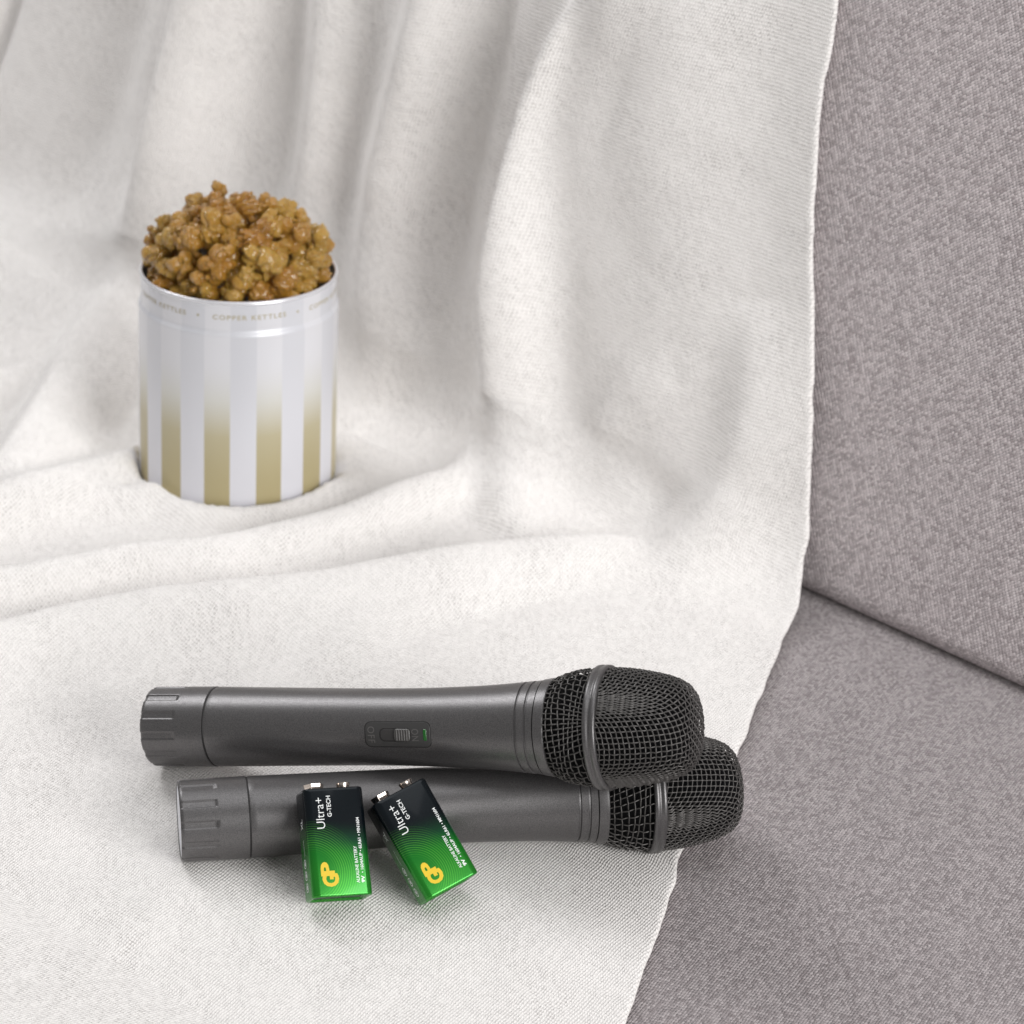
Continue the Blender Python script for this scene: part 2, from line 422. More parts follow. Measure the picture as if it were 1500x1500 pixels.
TIN_B = onz(348, 689, .0); TIN_B[2] = -.0002
lean_back, lean_right = rad(7.0), rad(0.3)
tz = np.array([math.sin(lean_right), math.sin(lean_back), 1.0]); tz /= np.linalg.norm(tz)
def build_blanket():
    wrow = np.concatenate([[.0050, .0016, .0004, .0, .0004, .0014], np.arange(.0032, .86, .0024)])
    hem = np.concatenate([[-.0042, -.0041, -.0030, -.0017, -.0005, 0.0], np.zeros(len(wrow) - 6)])
    tt = np.arange(-.62, .47, .0024)
    edge = np.interp(tt, E_st[:, 1], E_st[:, 0])
    edge = edge + .0014 * value_noise(tt * 90, tt * 0 + 3, 4) + 0.0005 * value_noise(tt * 200, tt * 0 + 9, 5)
    Tm, Wm = np.meshgrid(tt, wrow, indexing='ij'); Sm = edge[:, None] - Wm
    H = blanket_height(Sm, Tm)
    H += .0016 * value_noise(Sm * 22, Tm * 22, 1) + .0007 * value_noise(Sm * 70 + 5, Tm * 70, 2)
    mask = np.zeros_like(H)
    for mx, my, mh, mr, ms in ((168, 356, .012, .050, 1.0), (716, 580, .020, .034, .55), (730, 700, .012, .030, .6), (985, 735, .004, .030, .35)):
        bs_, bt_ = hit(mx, my, mh); mask = np.maximum(mask, ms * np.exp(-((Sm - bs_)**2 + (Tm - bt_)**2) / mr**2))
    for _ in range(60):
        B = H.copy()
        B[1:-1, 7:-1] = (H[1:-1, 7:-1] * 2 + H[2:, 7:-1] + H[:-2, 7:-1] + H[1:-1, 8:] + H[1:-1, 6:-2]) / 6
        H = H + (B - H) * mask
    P, N = base(Sm, Tm)
    # tail of the upper microphone rests on a puffed-up spot
    foot = inv(T1 + D1 * .02); H += .0075 * np.exp(-((Sm - foot[0])**2 + (Tm - foot[1])**2) / .034**2)
    sm = lambda x, a, b: (lambda k: k * k * (3 - 2 * k))(np.clip((x - a) / (b - a), 0, 1))
    H += .0115 * sm(Tm, .0, .07) * sm(Wm, .015, .09)
    H -= .0010 * (1 - sm(Wm, .0, .05))
    fl = -.0042; H = fl + np.where(H - fl > .006, H - fl, .006 * np.exp(np.minimum((H - fl - .006) / .006, 0)))
    foot = inv(T2 + D2 * .02); H += .0030 * np.exp(-((Sm - foot[0])**2 + (Tm - foot[1])**2) / .034**2)
    for fx, fy, fh in ((497, 1318, .0042), (650, 1318, .0032)):
        fs, ft = hit(fx, fy, .003); H += fh * np.exp(-((Sm - fs)**2 + (Tm - ft)**2) / .018**2)
    X = P + N * H[..., None]
    # pressed down under the things that lie on it
    for S_, R_ in ((S1, R1), (S2, R2)):
        d = S_[-1] - S_[0]; L = np.linalg.norm(d[:2]); dn = d[:2] / L
        rel = X[..., :2] - S_[0, :2]; a = rel @ dn; lat = np.abs(rel[..., 0] * dn[1] - rel[..., 1] * dn[0])
        r = np.interp(a, np.linspace(0, L, len(R_)), R_); zc = np.interp(a, np.linspace(0, L, len(R_)), S_[:, 2])
        ok = (a > -.004) & (a < L + .002)
        lim = zc - np.sqrt(np.maximum(r * r - np.minimum(lat, r * .9)**2, 0)) - .0002
        lim = lim + np.maximum(lat - r * .9, 0) * 1.5
        X[..., 2] = np.where(ok & (Tm < 0), np.minimum(X[..., 2], lim), X[..., 2])
    dt = np.hypot(X[..., 0] - TIN_B[0], X[..., 1] - TIN_B[1])
    front = np.clip((TIN_B[1] - X[..., 1]) / .030, 0, 1)
    X[..., 2] = np.where(Tm < 0, np.maximum(X[..., 2], .0108 * front * np.exp(-(np.maximum(dt - .054, 0) / .011) ** 2)), X[..., 2])
    plane = TIN_B[2] - (tz[0] * (X[..., 0] - TIN_B[0]) + tz[1] * (X[..., 1] - TIN_B[1])) / tz[2] - .0006
    k = np.clip((dt - .0510) / .0030, 0, 1); k = k * k * (3 - 2 * k)
    X[..., 2] = np.where(k < 1, X[..., 2] * k + np.minimum(X[..., 2], plane) * (1 - k), X[..., 2])
    X = X + N * hem[None, :, None]
    nt, nw = Sm.shape
    me = mesh('throw_blanket', X.reshape(-1, 3), [tuple(reversed(q)) for q in grid_faces(nt, nw)])
    uv = me.uv_layers.new(name='UVMap')
    li = np.zeros(len(me.loops), np.int32); me.loops.foreach_get('vertex_index', li)
    Wu = Wm.copy(); Wu[:, :3] *= -1
    UVv = np.stack([Wu.ravel(), Tm.ravel()], 1)
    uv.data.foreach_set('uv', UVv[li].astype(np.float32).ravel())
    fixn(me)
    o = link('throw_blanket', me, M['blanket'])
    tag(o, 'white knitted throw blanket draped in soft folds over the grey sofa', 'blanket')
build_blanket()

# ------------------------------------------------------------------ sofa
def extrude_profile(name, pts, s0, s1, ns, mat, parent, bulge=None):
    pts = np.array(pts); L = np.concatenate([[0], np.cumsum(np.linalg.norm(np.diff(pts, axis=0), axis=1))])
    ss = np.linspace(s0, s1, ns); V, UVs = [], []
    for s in ss:
        for (q, z), l in zip(pts, L):
            dq = bulge(s, q, z) if bulge else 0.0
            V.append(A0 + U * s + Nn * (q + dq) + ZZ * z); UVs.append((s, l))
    n = len(pts); fc = grid_faces(ns, n)
    fc += [tuple(range(n)), tuple(reversed(range((ns - 1) * n, ns * n)))]
    me = mesh(name, V, fc); uv = me.uv_layers.new(name='UVMap')
    li = np.zeros(len(me.loops), np.int32); me.loops.foreach_get('vertex_index', li)
    uv.data.foreach_set('uv', np.array(UVs, np.float32)[li].ravel())
    fixn(me); sharp(me, 50)
    return link(name, me, mat, parent)
sofa = empty('sofa', 'grey mauve woven fabric sofa half covered by the white throw', 'sofa', Matrix.Translation(Vector(A0 - ZZ * .4)))
def arc(cq, cz, r, a0, a1, n=9):
    return [(cq + r * math.cos(rad(a)), cz + r * math.sin(rad(a))) for a in np.linspace(a0, a1, n)]
zs = -.0060
seat = [(-.16, -.18), (-.16, zs - .01)] + [(q, zs - .0035 * math.exp(-((q - .0) / .03) ** 2)) for q in np.linspace(-.15, .66, 60)] \
       + arc(.66, zs - .045, .045, 90, 0) + [(.705, -.16)] + arc(.68, -.16, .02, 0, -90, 4)
def settle(o, parent):
    o.parent = parent; o.matrix_parent_inverse = parent.matrix_world.inverted()
bpy.context.view_layer.update()
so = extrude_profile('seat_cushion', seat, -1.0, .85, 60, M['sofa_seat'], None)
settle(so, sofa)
q1 = AT - R0 * math.sin(TURN); z1 = R0 * (1 - math.cos(TURN))
def onback(l, off): # l metres up the back plane from the seam corner line
    # back plane passes through the seam line A0 (q=0,z=0)
    return (-l * math.cos(TURN) + off * math.sin(TURN), l * math.sin(TURN) + off * math.cos(TURN))
rb = .011
bc = onback(rb * .55, -.0062 - rb)
back = [(-.17, .001), (bc[0] - .03, bc[1] - rb + .001)]
back += [(bc[0] + rb * math.cos(a), bc[1] + rb * math.sin(a)) for a in np.linspace(rad(-92), rad(90) - TURN, 12)]
back += [onback(l, -.0062) for l in np.linspace(.03, .56, 50)]
tc = onback(.56, -.0062 - .06)
back += [(tc[0] + .06 * math.cos(a), tc[1] + .06 * math.sin(a)) for a in np.linspace(rad(90) - TURN, rad(190) - TURN, 10)]
back += [onback(.5, -.22), onback(.02, -.20)]
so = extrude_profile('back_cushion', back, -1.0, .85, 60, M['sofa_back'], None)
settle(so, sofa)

# ------------------------------------------------------------------ microphone (axis +X, switch facing +Z)
def dense(xs, rs, n):
    x = np.linspace(xs[0], xs[-1], n); return x, np.interp(x, xs, rs)
def spline_profile(pts, n):
    pts = np.array(pts, float); k = np.linspace(0, len(pts) - 1, n); i = np.clip(k.astype(int), 0, len(pts) - 2); f = (k - i)[:, None]
    p0, p1, p2, p3 = pts[np.maximum(i - 1, 0)], pts[i], pts[i + 1], pts[np.minimum(i + 2, len(pts) - 1)]
    return .5 * (2 * p1 + (p2 - p0) * f + (2 * p0 - 5 * p1 + 4 * p2 - p3) * f**2 + (3 * p1 - p0 - 3 * p2 + p3) * f**3)
mm = .001
def head_profile():
    front = spline_profile([(207, 25.1), (214, 25.0), (221, 24.4), (229, 23.2), (237, 21.6), (243.5, 19.2), (247.3, 16.0), (249.3, 11.5), (250.1, 6), (250.3, 0)], 500) * mm
    front[:, 1] = np.maximum(front[:, 1], 0); return front[::-1]          # tip first
HEAD = head_profile()
def project_head(P, off=0.0):
    rr = math.hypot(P[1], P[2]); d = (HEAD[:, 0] - P[0])**2 + (HEAD[:, 1] - rr)**2
    i = int(d.argmin()); j0, j1 = max(i - 2, 0), min(i + 2, len(HEAD) - 1)
    t = HEAD[j1] - HEAD[j0]; t /= np.linalg.norm(t); nx, nr = t[1], -t[0]
    if i == 0: nx, nr = 1.0, 0.0
    cs, sn = (P[1] / rr, P[2] / rr) if rr > 1e-9 else (1.0, 0.0)
    x, r = HEAD[i]; N = np.array([nx, nr * cs, nr * sn])
    if N[0] * 1 + nr < 0: N = -N
    return np.array([x, r * cs, r * sn]), N, i
def chebyshev_mesh(p=.00255, phi0=0.0):
    arcl = np.concatenate([[0], np.cumsum(np.linalg.norm(np.diff(HEAD, axis=0), axis=1))]); Lmax = arcl[-1]
    n = int(Lmax / p) + 2
    quads = []
    for qd in range(4):
        a0 = phi0 + qd * math.pi / 2; a1 = a0 + math.pi / 2
        P = [[None] * (n + 8) for _ in range(n + 8)]
        def meridian(l, a):
            x = np.interp(l, arcl, HEAD[:, 0]); r = np.interp(l, arcl, HEAD[:, 1])
            if l > Lmax: x = HEAD[-1, 0] - (l - Lmax); r = HEAD[-1, 1]
            return np.array([x, r * math.cos(a), r * math.sin(a)])
        for i in range(n + 8): P[i][0] = meridian(i * p, a0); P[0][i] = meridian(i * p, a1)
        for i in range(1, n + 8):
            for j in range(1, n + 8):
                A, B, O = P[i-1][j], P[i][j-1], P[i-1][j-1]
                if A is None or B is None or A[0] < .2055 and B[0] < .2055: P[i][j] = None; continue
                mid = (A + B) / 2; _, N, _ = project_head(mid)
                e = B - A; t = np.cross(N, e); nt = np.linalg.norm(t)
                t = t / nt if nt > 1e-7 else (mid - O) / (np.linalg.norm(mid - O) + 1e-9)
                if t @ (mid - O) < 0: t = -t
                h = math.sqrt(max(p * p - (e @ e) / 4, (p * .35)**2))
                Q = mid + t * h
                if Q[0] > .208: Q, _, _ = project_head(Q)
                P[i][j] = Q
        quads.append(P)
    wires = []
    def pts(P, i, j, par):
        q = P[i][j]
        if q is None or q[0] < .2050: return None
        _, N, _ = project_head(q); return q + N * (.00036 if (i + j + par) % 2 else -.00036)
    m = n + 8
    # family 1: fixed j, run i through quadrant qd and mirrored in the neighbour; family 2 is the neighbour's family 1
    for qd in range(4):
        P = quads[qd]; Pn = quads[(qd + 1) % 4]
        # wire crossing the axis line shared by qd (its j axis) and qd+1 (its i axis): at distance k from the apex
        for k in range(0 if qd < 2 else 1, m):
            a = [pts(P, i, k, 0) for i in range(0, m)]            # i grows away from the shared line
            b = [pts(Pn, k, j, 0) for j in range(1, m)]
            line = []
            for q in reversed(b):
                if q is None: line = []
                else: line.append(q)
            for q in a:
                if q is None: break
                line.append(q)
            if len(line) >= 3: wires.append((np.array(line), k))
    return wires
def resample(P, k=3):
    n = len(P); s = np.linspace(0, n - 1, (n - 1) * k + 1); i = np.clip(s.astype(int), 0, n - 2); f = (s - i)[:, None]
    p0, p1, p2, p3 = P[np.maximum(i - 1, 0)], P[i], P[i + 1], P[np.minimum(i + 2, n - 1)]
    return .5 * (2 * p1 + (p2 - p0) * f + (2 * p0 - 5 * p1 + 4 * p2 - p3) * f**2 + (3 * p1 - p0 - 3 * p2 + p3) * f**3)

def make_mic(label, mat):
    root = empty('microphone', label, 'microphone', mat)
    # -- end cap with shallow flutes
    capx = np.concatenate([np.linspace(.0, .0012, 4), np.linspace(.0018, .0300, 60)])
    capr = np.interp(capx, [0, .0005, .0012, .018, .0300], [.0170, .0174, .0177, .0178, .01785])
    def flute(x, g, r):
        k = (g / (2 * math.pi / 12) + .30) % 1.0
        w = min(max((k - .18) / .05, 0), 1) * min(max((.56 - k) / .04, 0), 1)
        e = min(max((.0168 - x) / .0012, 0), 1)
        return r - .00055 * w * e * (1 if .18 < k else 0)
    prof = [(.0022, .0156), (.0004, .0158), (.0, .0163)] + list(zip(capx, capr)) + [(.0302, .0172)]
    cap = link('end_cap', sharp(lathe('end_cap', prof, 432, fn=lambda x, g, r: flute(x, g, r) if r > .0165 else r), 50), M['mic'], root)
    link('end_plate', lathe('end_plate', [(.0002, .0), (.0002, .0100), (.0003, .0157), (.0020, .0160)], 64), M['endplate'], cap)
    link('seam', lathe('seam', [(.0300, .0160), (.0300, .01755), (.0308, .01755), (.0308, .0160)], 96), M['seam'], root)
    # -- body
    bx = np.linspace(.0306, .1700, 90); br = spline_profile([(30, 17.75), (60, 17.35), (100, 16.85), (125, 16.9), (145, 17.5), (158, 18.3), (170, 19.5)], 300) * mm
    prof = [(.0306, .0168), (.0306, .0174)] + [(x, np.interp(x, br[:, 0], br[:, 1])) for x in bx[1:]]
    r170 = prof[-1][1]
    prof += [(.1703, r170 - .0006), (.1710, r170 - .0006), (.1713, r170 + .0001), (.1742, .01985), (.1745, .0193), (.1752, .0193), (.1755, .0199), (.1785, .0203)]
    link('body', sharp(lathe('body', prof, 160), 40), M['mic'], root)
    prof = [(.1786, .0198), (.1790, .0206), (.1822, .0211), (.1832, .0211), (.1836, .0207), (.1836, .0195)]
    link('collar', sharp(lathe('collar', prof, 128), 40), M['mic'], root)
    # -- grille
    foam = [(.183, .0188)] + [(x, r) for x, r in ((.19, .0212), (.197, .0229), (.204, .0238), (.215, .0236), (.226, .0227), (.235, .0206), (.242, .0180), (.2460, .0140), (.2485, .0070), (.2488, .0))]
    link('foam', lathe('foam', foam, 64), M['foam'], root)
    prof = [(.2024, .0243), (.2024, .0260), (.2029, .0266), (.2043, .0267), (.2047, .0262), (.2057, .0262), (.2061, .0267), (.2075, .0266), (.2080, .0260), (.2080, .0243)]
    link('grille_band', sharp(lathe('grille_band', prof, 144), 60), M['mic'], root)
    parts = []
    for line, k in chebyshev_mesh(.00245, rad(10)):
        parts.append(tube(resample(line, 3), .00033, 6))
    front = merge('front_grille', parts, M['wire'], root, True)
    parts = []
    # rear half: rings and raked wires woven over and under
    nm = 52
    def rearr(x): return np.interp(x, [.183, .187, .192, .197, .203], [.0203, .0222, .0237, .0246, .0251])
    def skew(g): return .30 * math.sin(2 * g + .6)
    for j in range(nm):
        L = []
        for i, x in enumerate(np.linspace(.1832, .2035, 9)):
            g = 2 * math.pi * j / nm + skew(2 * math.pi * j / nm) * (x - .183) / .02
            r = rearr(x) + (.0004 if (i + j) % 2 else -.0004)
            L.append((x, r * math.cos(g), r * math.sin(g)))
        parts.append(tube(resample(np.array(L), 3), .00033, 6))
    for i, x in enumerate(np.linspace(.1832, .2035, 9)):
        if i in (0, 8): continue
        L = []
        for j in range(nm):
            g = 2 * math.pi * j / nm + skew(2 * math.pi * j / nm) * (x - .183) / .02
            r = rearr(x) - (.0004 if (i + j) % 2 else -.0004)
            xx = x + .0006 * math.sin(3 * g + i)
            L.append((xx, r * math.cos(g), r * math.sin(g)))
        L = np.array(L + L[:1]); parts.append(tube(resample(L, 3)[:-1], .00033, 6, True))
    merge('rear_grille', parts, M['wire'], root, True)
    # -- switch plate on the +Z side, bent to the body's curve
    rbody = lambda x: np.interp(x, br[:, 0], br[:, 1])
    cx = .1220
    def wrap(u, v, h):  # u along the axis, v around it, h above the surface
        r = rbody(cx + u) + h; a = v / rbody(cx); return (cx + u, -r * math.sin(a), r * math.cos(a))
    def patch(name, w, hgt, r, lift0, lift1, mat, parent, ou=0, ov=0, top=None, n=6):
        loops = []
        def sub(pts):
            out = []
            for a, b in zip(pts, pts[1:] + pts[:1]):
                for k in range(3): out.append((a[0] + (b[0] - a[0]) * k / 3, a[1] + (b[1] - a[1]) * k / 3))
            return out
        e = .00025
        for sc, l in ((0, lift0), (0, lift1 - e), (e, lift1)):
            loops.append([wrap(ou + p[0], ov + p[1], l) for p in sub(rrect(w - 2 * sc, hgt - 2 * sc, max(r - sc, .0002), n))])
        for q in (.75, .5, .25, .05):
            loops.append([wrap(ou + p[0], ov + p[1], lift1) for p in sub(rrect(w * q, (hgt - 2 * e) * q, max((r - e) * q, .00005), n))])
        me = loft(name, loops, False, True); sharp(me, 40)
        return link(name, me, mat, parent)
    patch('switch_gap', .0310, .0120, .0030, -.002, .00006, M['seam'], root)
    pl = patch('switch_plate', .0300, .0110, .0026, -.002, .00016, M['plate'], root)
    patch('slot', .0152, .0064, .0026, -.001, .00022, M['seam'], pl, -.0010, 0)
    patch('slot_floor', .0140, .0054, .0022, -.001, .00026, M['slot'], pl, -.0010, 0)
    sl = patch('slider', .0072, .0052, .0012, -.001, .0011, M['slider'], pl, .0022, 0)
    ridge = []
    for k in range(5):
        bxm = rounded_box('r', .0005, .0042, .0004, .00012, 1); V = tm_verts(bxm)
        V = np.array([wrap(.0022 + (k - 2) * .00115 + v[0], v[1], .0011 + v[2]) for v in V]); ridge.append((V, [tuple(p.vertices) for p in bxm.polygons]))
    merge('slider_ribs', ridge, M['engrave'], pl, False)
    for body, ou in (('OFF', -.0122), ('ON', .0080)):
        V, Fc = fit_text(body, -.0036 if body == 'OFF' else -.0026, .0036 if body == 'OFF' else .0026, -.0016, .0016, .0, 1.1)
        V = np.array([wrap(ou + v[1] * 1.0, v[0] * 1.0, .00022) for v in V])
        merge('lettering', [(V, Fc)], M['engrave'], pl)
    patch('indicator_light', .0016, .0050, .0005, -.0005, .00035, M['lamp'], pl, .0125, 0)
    for o in root.children_recursive:
        V = tm_verts(o.data); V[:, 0] = stretch(V[:, 0]); set_verts(o.data, V)
    return root
def frame(X, Zhint, origin, scale=(1, 1, 1)):
    X = np.array(X) / np.linalg.norm(X); Y = np.cross(Zhint, X); Y /= np.linalg.norm(Y); Z = np.cross(X, Y)
    m = Matrix(((X[0], Y[0], Z[0], origin[0]), (X[1], Y[1], Z[1], origin[1]), (X[2], Y[2], Z[2], origin[2]), (0, 0, 0, 1)))
    return m @ Matrix.Diagonal((*scale, 1))
tocam = -FW
rot8 = np.cos(rad(7)) * tocam - np.sin(rad(7)) * UP
mic1 = make_mic('upper dark grey handheld microphone with on off switch, head resting on the other', frame(D1, rot8, T1, (SC1, 1, 1)))
mic2 = copy_tree(mic1)
back2 = np.cos(rad(150)) * tocam - np.sin(rad(150)) * UP
mic2.matrix_world = frame(D2, back2, T2, (SC2, 1, 1))
mic2['label'] = 'lower dark grey handheld microphone with two batteries leaning on its body'
for m_ in (mic1, mic2): m_['group'] = 'handheld microphones on the blanket'

# ------------------------------------------------------------------ nine volt batteries (X width, -Y front, Z from base to terminals)
BW, BT, BH = .0262, .0172, .0464
def face_text(body, u0, u1, v0, v1, bold=0.0, space=1.0, lift=.00004):
    """reads upwards: letter tops point to the left edge; u from the left edge, v from the base (metres)"""
    V, Fc = fit_text(body, v0, v1, 0, 1, bold, space)
    x = -BW / 2 + (u1 - V[:, 1] * (u1 - u0)); z = V[:, 0]
    return np.stack([x, np.full(len(V), -BT / 2 - lift), z], 1), Fc
def side_text(body, w0, w1, v0, v1, bold=0.0):
    V, Fc = fit_text(body, v0, v1, 0, 1, bold)
    y = BT / 2 - (w1 - V[:, 1] * (w1 - w0)) ; z = V[:, 0]
    return np.stack([np.full(len(V), -BW / 2 - .00004), y, z], 1), Fc
def annulus(cy, cz, r0, r1, n=24):
    V = []; 
    for k in range(n):
        a = 2 * math.pi * k / n
        for r in (r0, r1): V.append((-BW / 2 - .00004, cy + r * math.cos(a), cz + r * math.sin(a)))
    return V, [(2*k, 2*k+1, (2*k+3) % (2*n), (2*k+2) % (2*n)) for k in range(n)]
def quadx(y0, y1, z0, z1): 
    x = -BW / 2 - .00004; return [(x, y0, z0), (x, y1, z0), (x, y1, z1), (x, y0, z1)], [(0, 1, 2, 3)]
def ring_pts(w, h, r, z): return [(x, y, z) for x, y in rrect(w, h, r, 8)]
def make_battery(label, mat):
    root = empty('battery', label, 'battery', mat, 'nine volt batteries leaning on the microphone')
    L = []
    r = .0033
    for ins, z in ((.0026, .0010), (.0020, .0006), (.0012, .0001), (.0005, .0), (.0001, .0004), (0, .0010), (0, .0240), (0, .0450), (.0001, .0458), (.0006, .0463), (.0013, .0464), (.0018, .0461), (.0019, .0452)):
        L.append(ring_pts(BW - 2 * ins, BT - 2 * ins, max(r - ins * .6, .0008), z))
    me = loft('jacket', L, False, False); sharp(me, 60); link('jacket', me, M['battery'], root)
    link('base_plate', loft('base_plate', [ring_pts(BW - .0044, BT - .0044, .0012, .0010), ring_pts(BW - .0046, BT - .0046, .0012, .0016)], True, True, False), M['endfoil'], root)
    link('top_plate', loft('top_plate', [ring_pts(BW - .0034, BT - .0034, .0015, .0440), ring_pts(BW - .0034, BT - .0034, .0015, .0456), ring_pts(BW - .0040, BT - .0040, .0014, .0459)], True, True, False), M['topplate'], root)
    # positive snap: a small round stud; negative snap: a wider split crown
    xc = .0064
    prof = [(.0455, .0034), (.0459, .0033), (.0461, .0026), (.0476, .0027), (.0484, .0030), (.0491, .0030), (.0492, .0026), (.0484, .0020), (.0478, .0)]
    me = lathe('positive_terminal', prof, 40, 'z'); V = tm_verts(me); V[:, 0] += xc; set_verts(me, V); fixn(me); link('positive_terminal', sharp(me, 40), M['nickel'], root)
    # crown with six flat petals
    Vn, Fn = [], []
    for k in range(6):
        a0, a1 = rad(60 * k + 3), rad(60 * k + 57); lp = []
        for z, rr in ((.0456, .0034), (.0462, .0036), (.0478, .0042), (.0491, .0044)):
            lp.append([(-xc + rr * math.cos(a0), rr * math.sin(a0), z), (-xc + rr * math.cos(a1), rr * math.sin(a1), z),
                       (-xc + (rr - .0006) * math.cos(a1), (rr - .0006) * math.sin(a1), z), (-xc + (rr - .0006) * math.cos(a0), (rr - .0006) * math.sin(a0), z)])
        b = len(Vn); Vn += [p for l in lp for p in l]
        Fn += [tuple(i + b for i in q) for q in grid_faces(4, 4, True)] + [tuple(b + 12 + i for i in range(4))]
    b = len(Vn); Vn += [(-xc + .0034 * math.cos(rad(30 * k)), .0034 * math.sin(rad(30 * k)), .0460) for k in range(12)]; Fn.append(tuple(range(b, b + 12)))
    link('negative_terminal', fixn(mesh('negative_terminal', Vn, Fn, False)), M['nickel'], root)
    # print on the front
    link_parts = [face_text('G', .0046, .0118, .0042, .0098, .045), face_text('P', .0042, .0102, .0088, .0148, .045, 1.0, .00007)]
    merge('emblem', link_parts, M['yellow'], root)
    merge('lettering', [face_text('Ultra+', .0044, .0080, .0290, .0422, -.006), face_text('G-TECH', .0094, .0113, .0338, .0428, .012),
                        face_text('ALKALINE BATTERY', .0193, .0207, .0052, .0208, .012), face_text('9V', .0214, .0230, .0052, .0082, .045),
                        face_text('• 1604AUP • 6LR61 • MN1604', .0215, .0229, .0093, .0330, .018)], M['white'], root)
    # small marks on the left side
    marks = [side_text('XL', .0070, .0100, .0300, .0345, .02), quadx(-.0004, -.0001, .0185, .0255)]
    for cz in (.0055, .0105, .0155):
        marks += [annulus(.0005, cz, .0016, .0020), quadx(-.0004, .0006, cz - .0009, cz + .0009), quadx(.0008, .0014, cz - .0006, cz + .0006)]
    merge('side_marks', marks, M['white'], root)
    return root
def place_battery(cx, cy, roll, yaw, zfoot):
    """lean on the lower microphone: tilt found so that the back just touches it"""
    def pose(tau):
        u_im = -math.sin(roll) * RT + math.cos(roll) * UP; r_im = math.cos(roll) * RT + math.sin(roll) * UP
        Z = math.cos(tau) * u_im + math.sin(tau) * FW; F2 = np.cross(Z, r_im)
        X = math.cos(yaw) * r_im + math.sin(yaw) * F2; Y = np.cross(Z, X)
        cor = [X * a * BW / 2 + Y * b * BT / 2 + Z * c * BH / 2 for a in (-1, 1) for b in (-1, 1) for c in (-1, 1)]
        low = min(c[2] for c in cor); d = ray(cx, cy)
        k = (zfoot - low - C[2]) / d[2]; ctr = C + d * k
        return X, Y, Z, ctr
    best = None
    for tau in np.linspace(rad(-25), rad(40), 131):
        X, Y, Z, c = pose(tau)
        g = np.linspace(0, 2 * math.pi, 72, endpoint=False)
        e1 = np.cross(D2, ZZ); e1 /= np.linalg.norm(e1); e2 = np.cross(D2, e1)
        ring = np.cos(g)[:, None] * e1 + np.sin(g)[:, None] * e2
        P = (S2[:, None] + R2[:, None, None] * ring[None]).reshape(-1, 3) - c
        q = np.abs(np.stack([P @ X, P @ Y, P @ Z], 1)) - np.array([BW, BT, BH]) / 2
        sd = np.linalg.norm(np.maximum(q, 0), axis=1) + np.minimum(q.max(1), 0)
        gap = sd.min() - .0004
        if best is None or abs(gap) < best[0] - 1e-5: best = (abs(gap), tau, gap)
    X, Y, Z, c = pose(best[1]); print('battery tilt', math.degrees(best[1]), 'gap', best[2])
    o = c - Z * BH / 2
    return Matrix(((X[0], Y[0], Z[0], o[0]), (X[1], Y[1], Z[1], o[1]), (X[2], Y[2], Z[2], o[2]), (0, 0, 0, 1)))
bat1 = make_battery('upright green and black battery, the left one leaning on the lower microphone', place_battery(489, 1237, rad(5.3), rad(13), .0040))
bat2 = copy_tree(bat1); bat2.matrix_world = place_battery(618, 1233, rad(29.5), rad(17), .0026)
bat2['label'] = 'slanted green and black battery, tilted sideways against the lower microphone'

# ------------------------------------------------------------------ popcorn tin
vy = np.array([TIN_B[0] - C[0], TIN_B[1] - C[1], 0]); vy /= np.linalg.norm(vy)
tx = np.cross(vy, tz); tx /= np.linalg.norm(tx); ty = np.cross(tz, tx)
TM = Matrix(((tx[0], ty[0], tz[0], TIN_B[0]), (tx[1], ty[1], tz[1], TIN_B[1]), (tx[2], ty[2], tz[2], TIN_B[2]), (0, 0, 0, 1)))
tin = empty('popcorn_tin', 'round metal tin with gold and pearl stripes, filled with caramel popcorn', 'tin', TM)
RTN = .0509; HT = .1120; GZ = HT - .0170
prof = [(.0, .0), (.0, RTN - .003), (.0006, RTN - .0008), (.0022, RTN)] + [(z, RTN) for z in np.linspace(.006, GZ - .0022, 30)] \
     + [(GZ - .0012, RTN + .0001), (GZ - .0002, RTN - .0003), (GZ + .0008, RTN - .0012), (GZ + .0016, RTN - .0013)] + [(z, RTN - .0012) for z in np.linspace(GZ + .003, HT - .0012, 6)]
link('body', fixn(lathe('body', prof, 192, 'z')), M['tin'], tin)
prof = [(HT - .0012 + .0011 * math.sin(a), RTN - .0015 + .0009 * math.cos(a)) for a in np.linspace(0, 2 * math.pi, 13)]
link('rim', fixn(lathe('rim', prof, 192, 'z')), M['rimlip'], tin)
prof = [(HT - .001, RTN - .0022), (.05, RTN - .0022), (.05, .0)]
link('inner_wall', lathe('inner_wall', prof, 96, 'z'), M['tin_in'], tin)
parts = []
for k in range(6):
    a_mid = rad(6.6 + 60 * k)
    V, Fc = fit_text('COPPER KETTLES', -.0188, .0188, -.00125, .00125, .02, 1.25)
    rr = RTN - .0012 + .00006
    ang = a_mid + V[:, 0] / rr
    parts.append((np.stack([rr * np.sin(ang), -rr * np.cos(ang), HT - .0085 + V[:, 1]], 1), Fc))
    a = a_mid + rad(29.5); n = 10
    parts.append(([(rr * math.sin(a + .0007 / rr * math.cos(2*math.pi*j/n)), -rr * math.cos(a + .0007 / rr * math.cos(2*math.pi*j/n)), HT - .0085 + .0007 * math.sin(2*math.pi*j/n)) for j in range(n)], [tuple(range(n))]))
merge('lettering', parts, M['goldink'], tin)

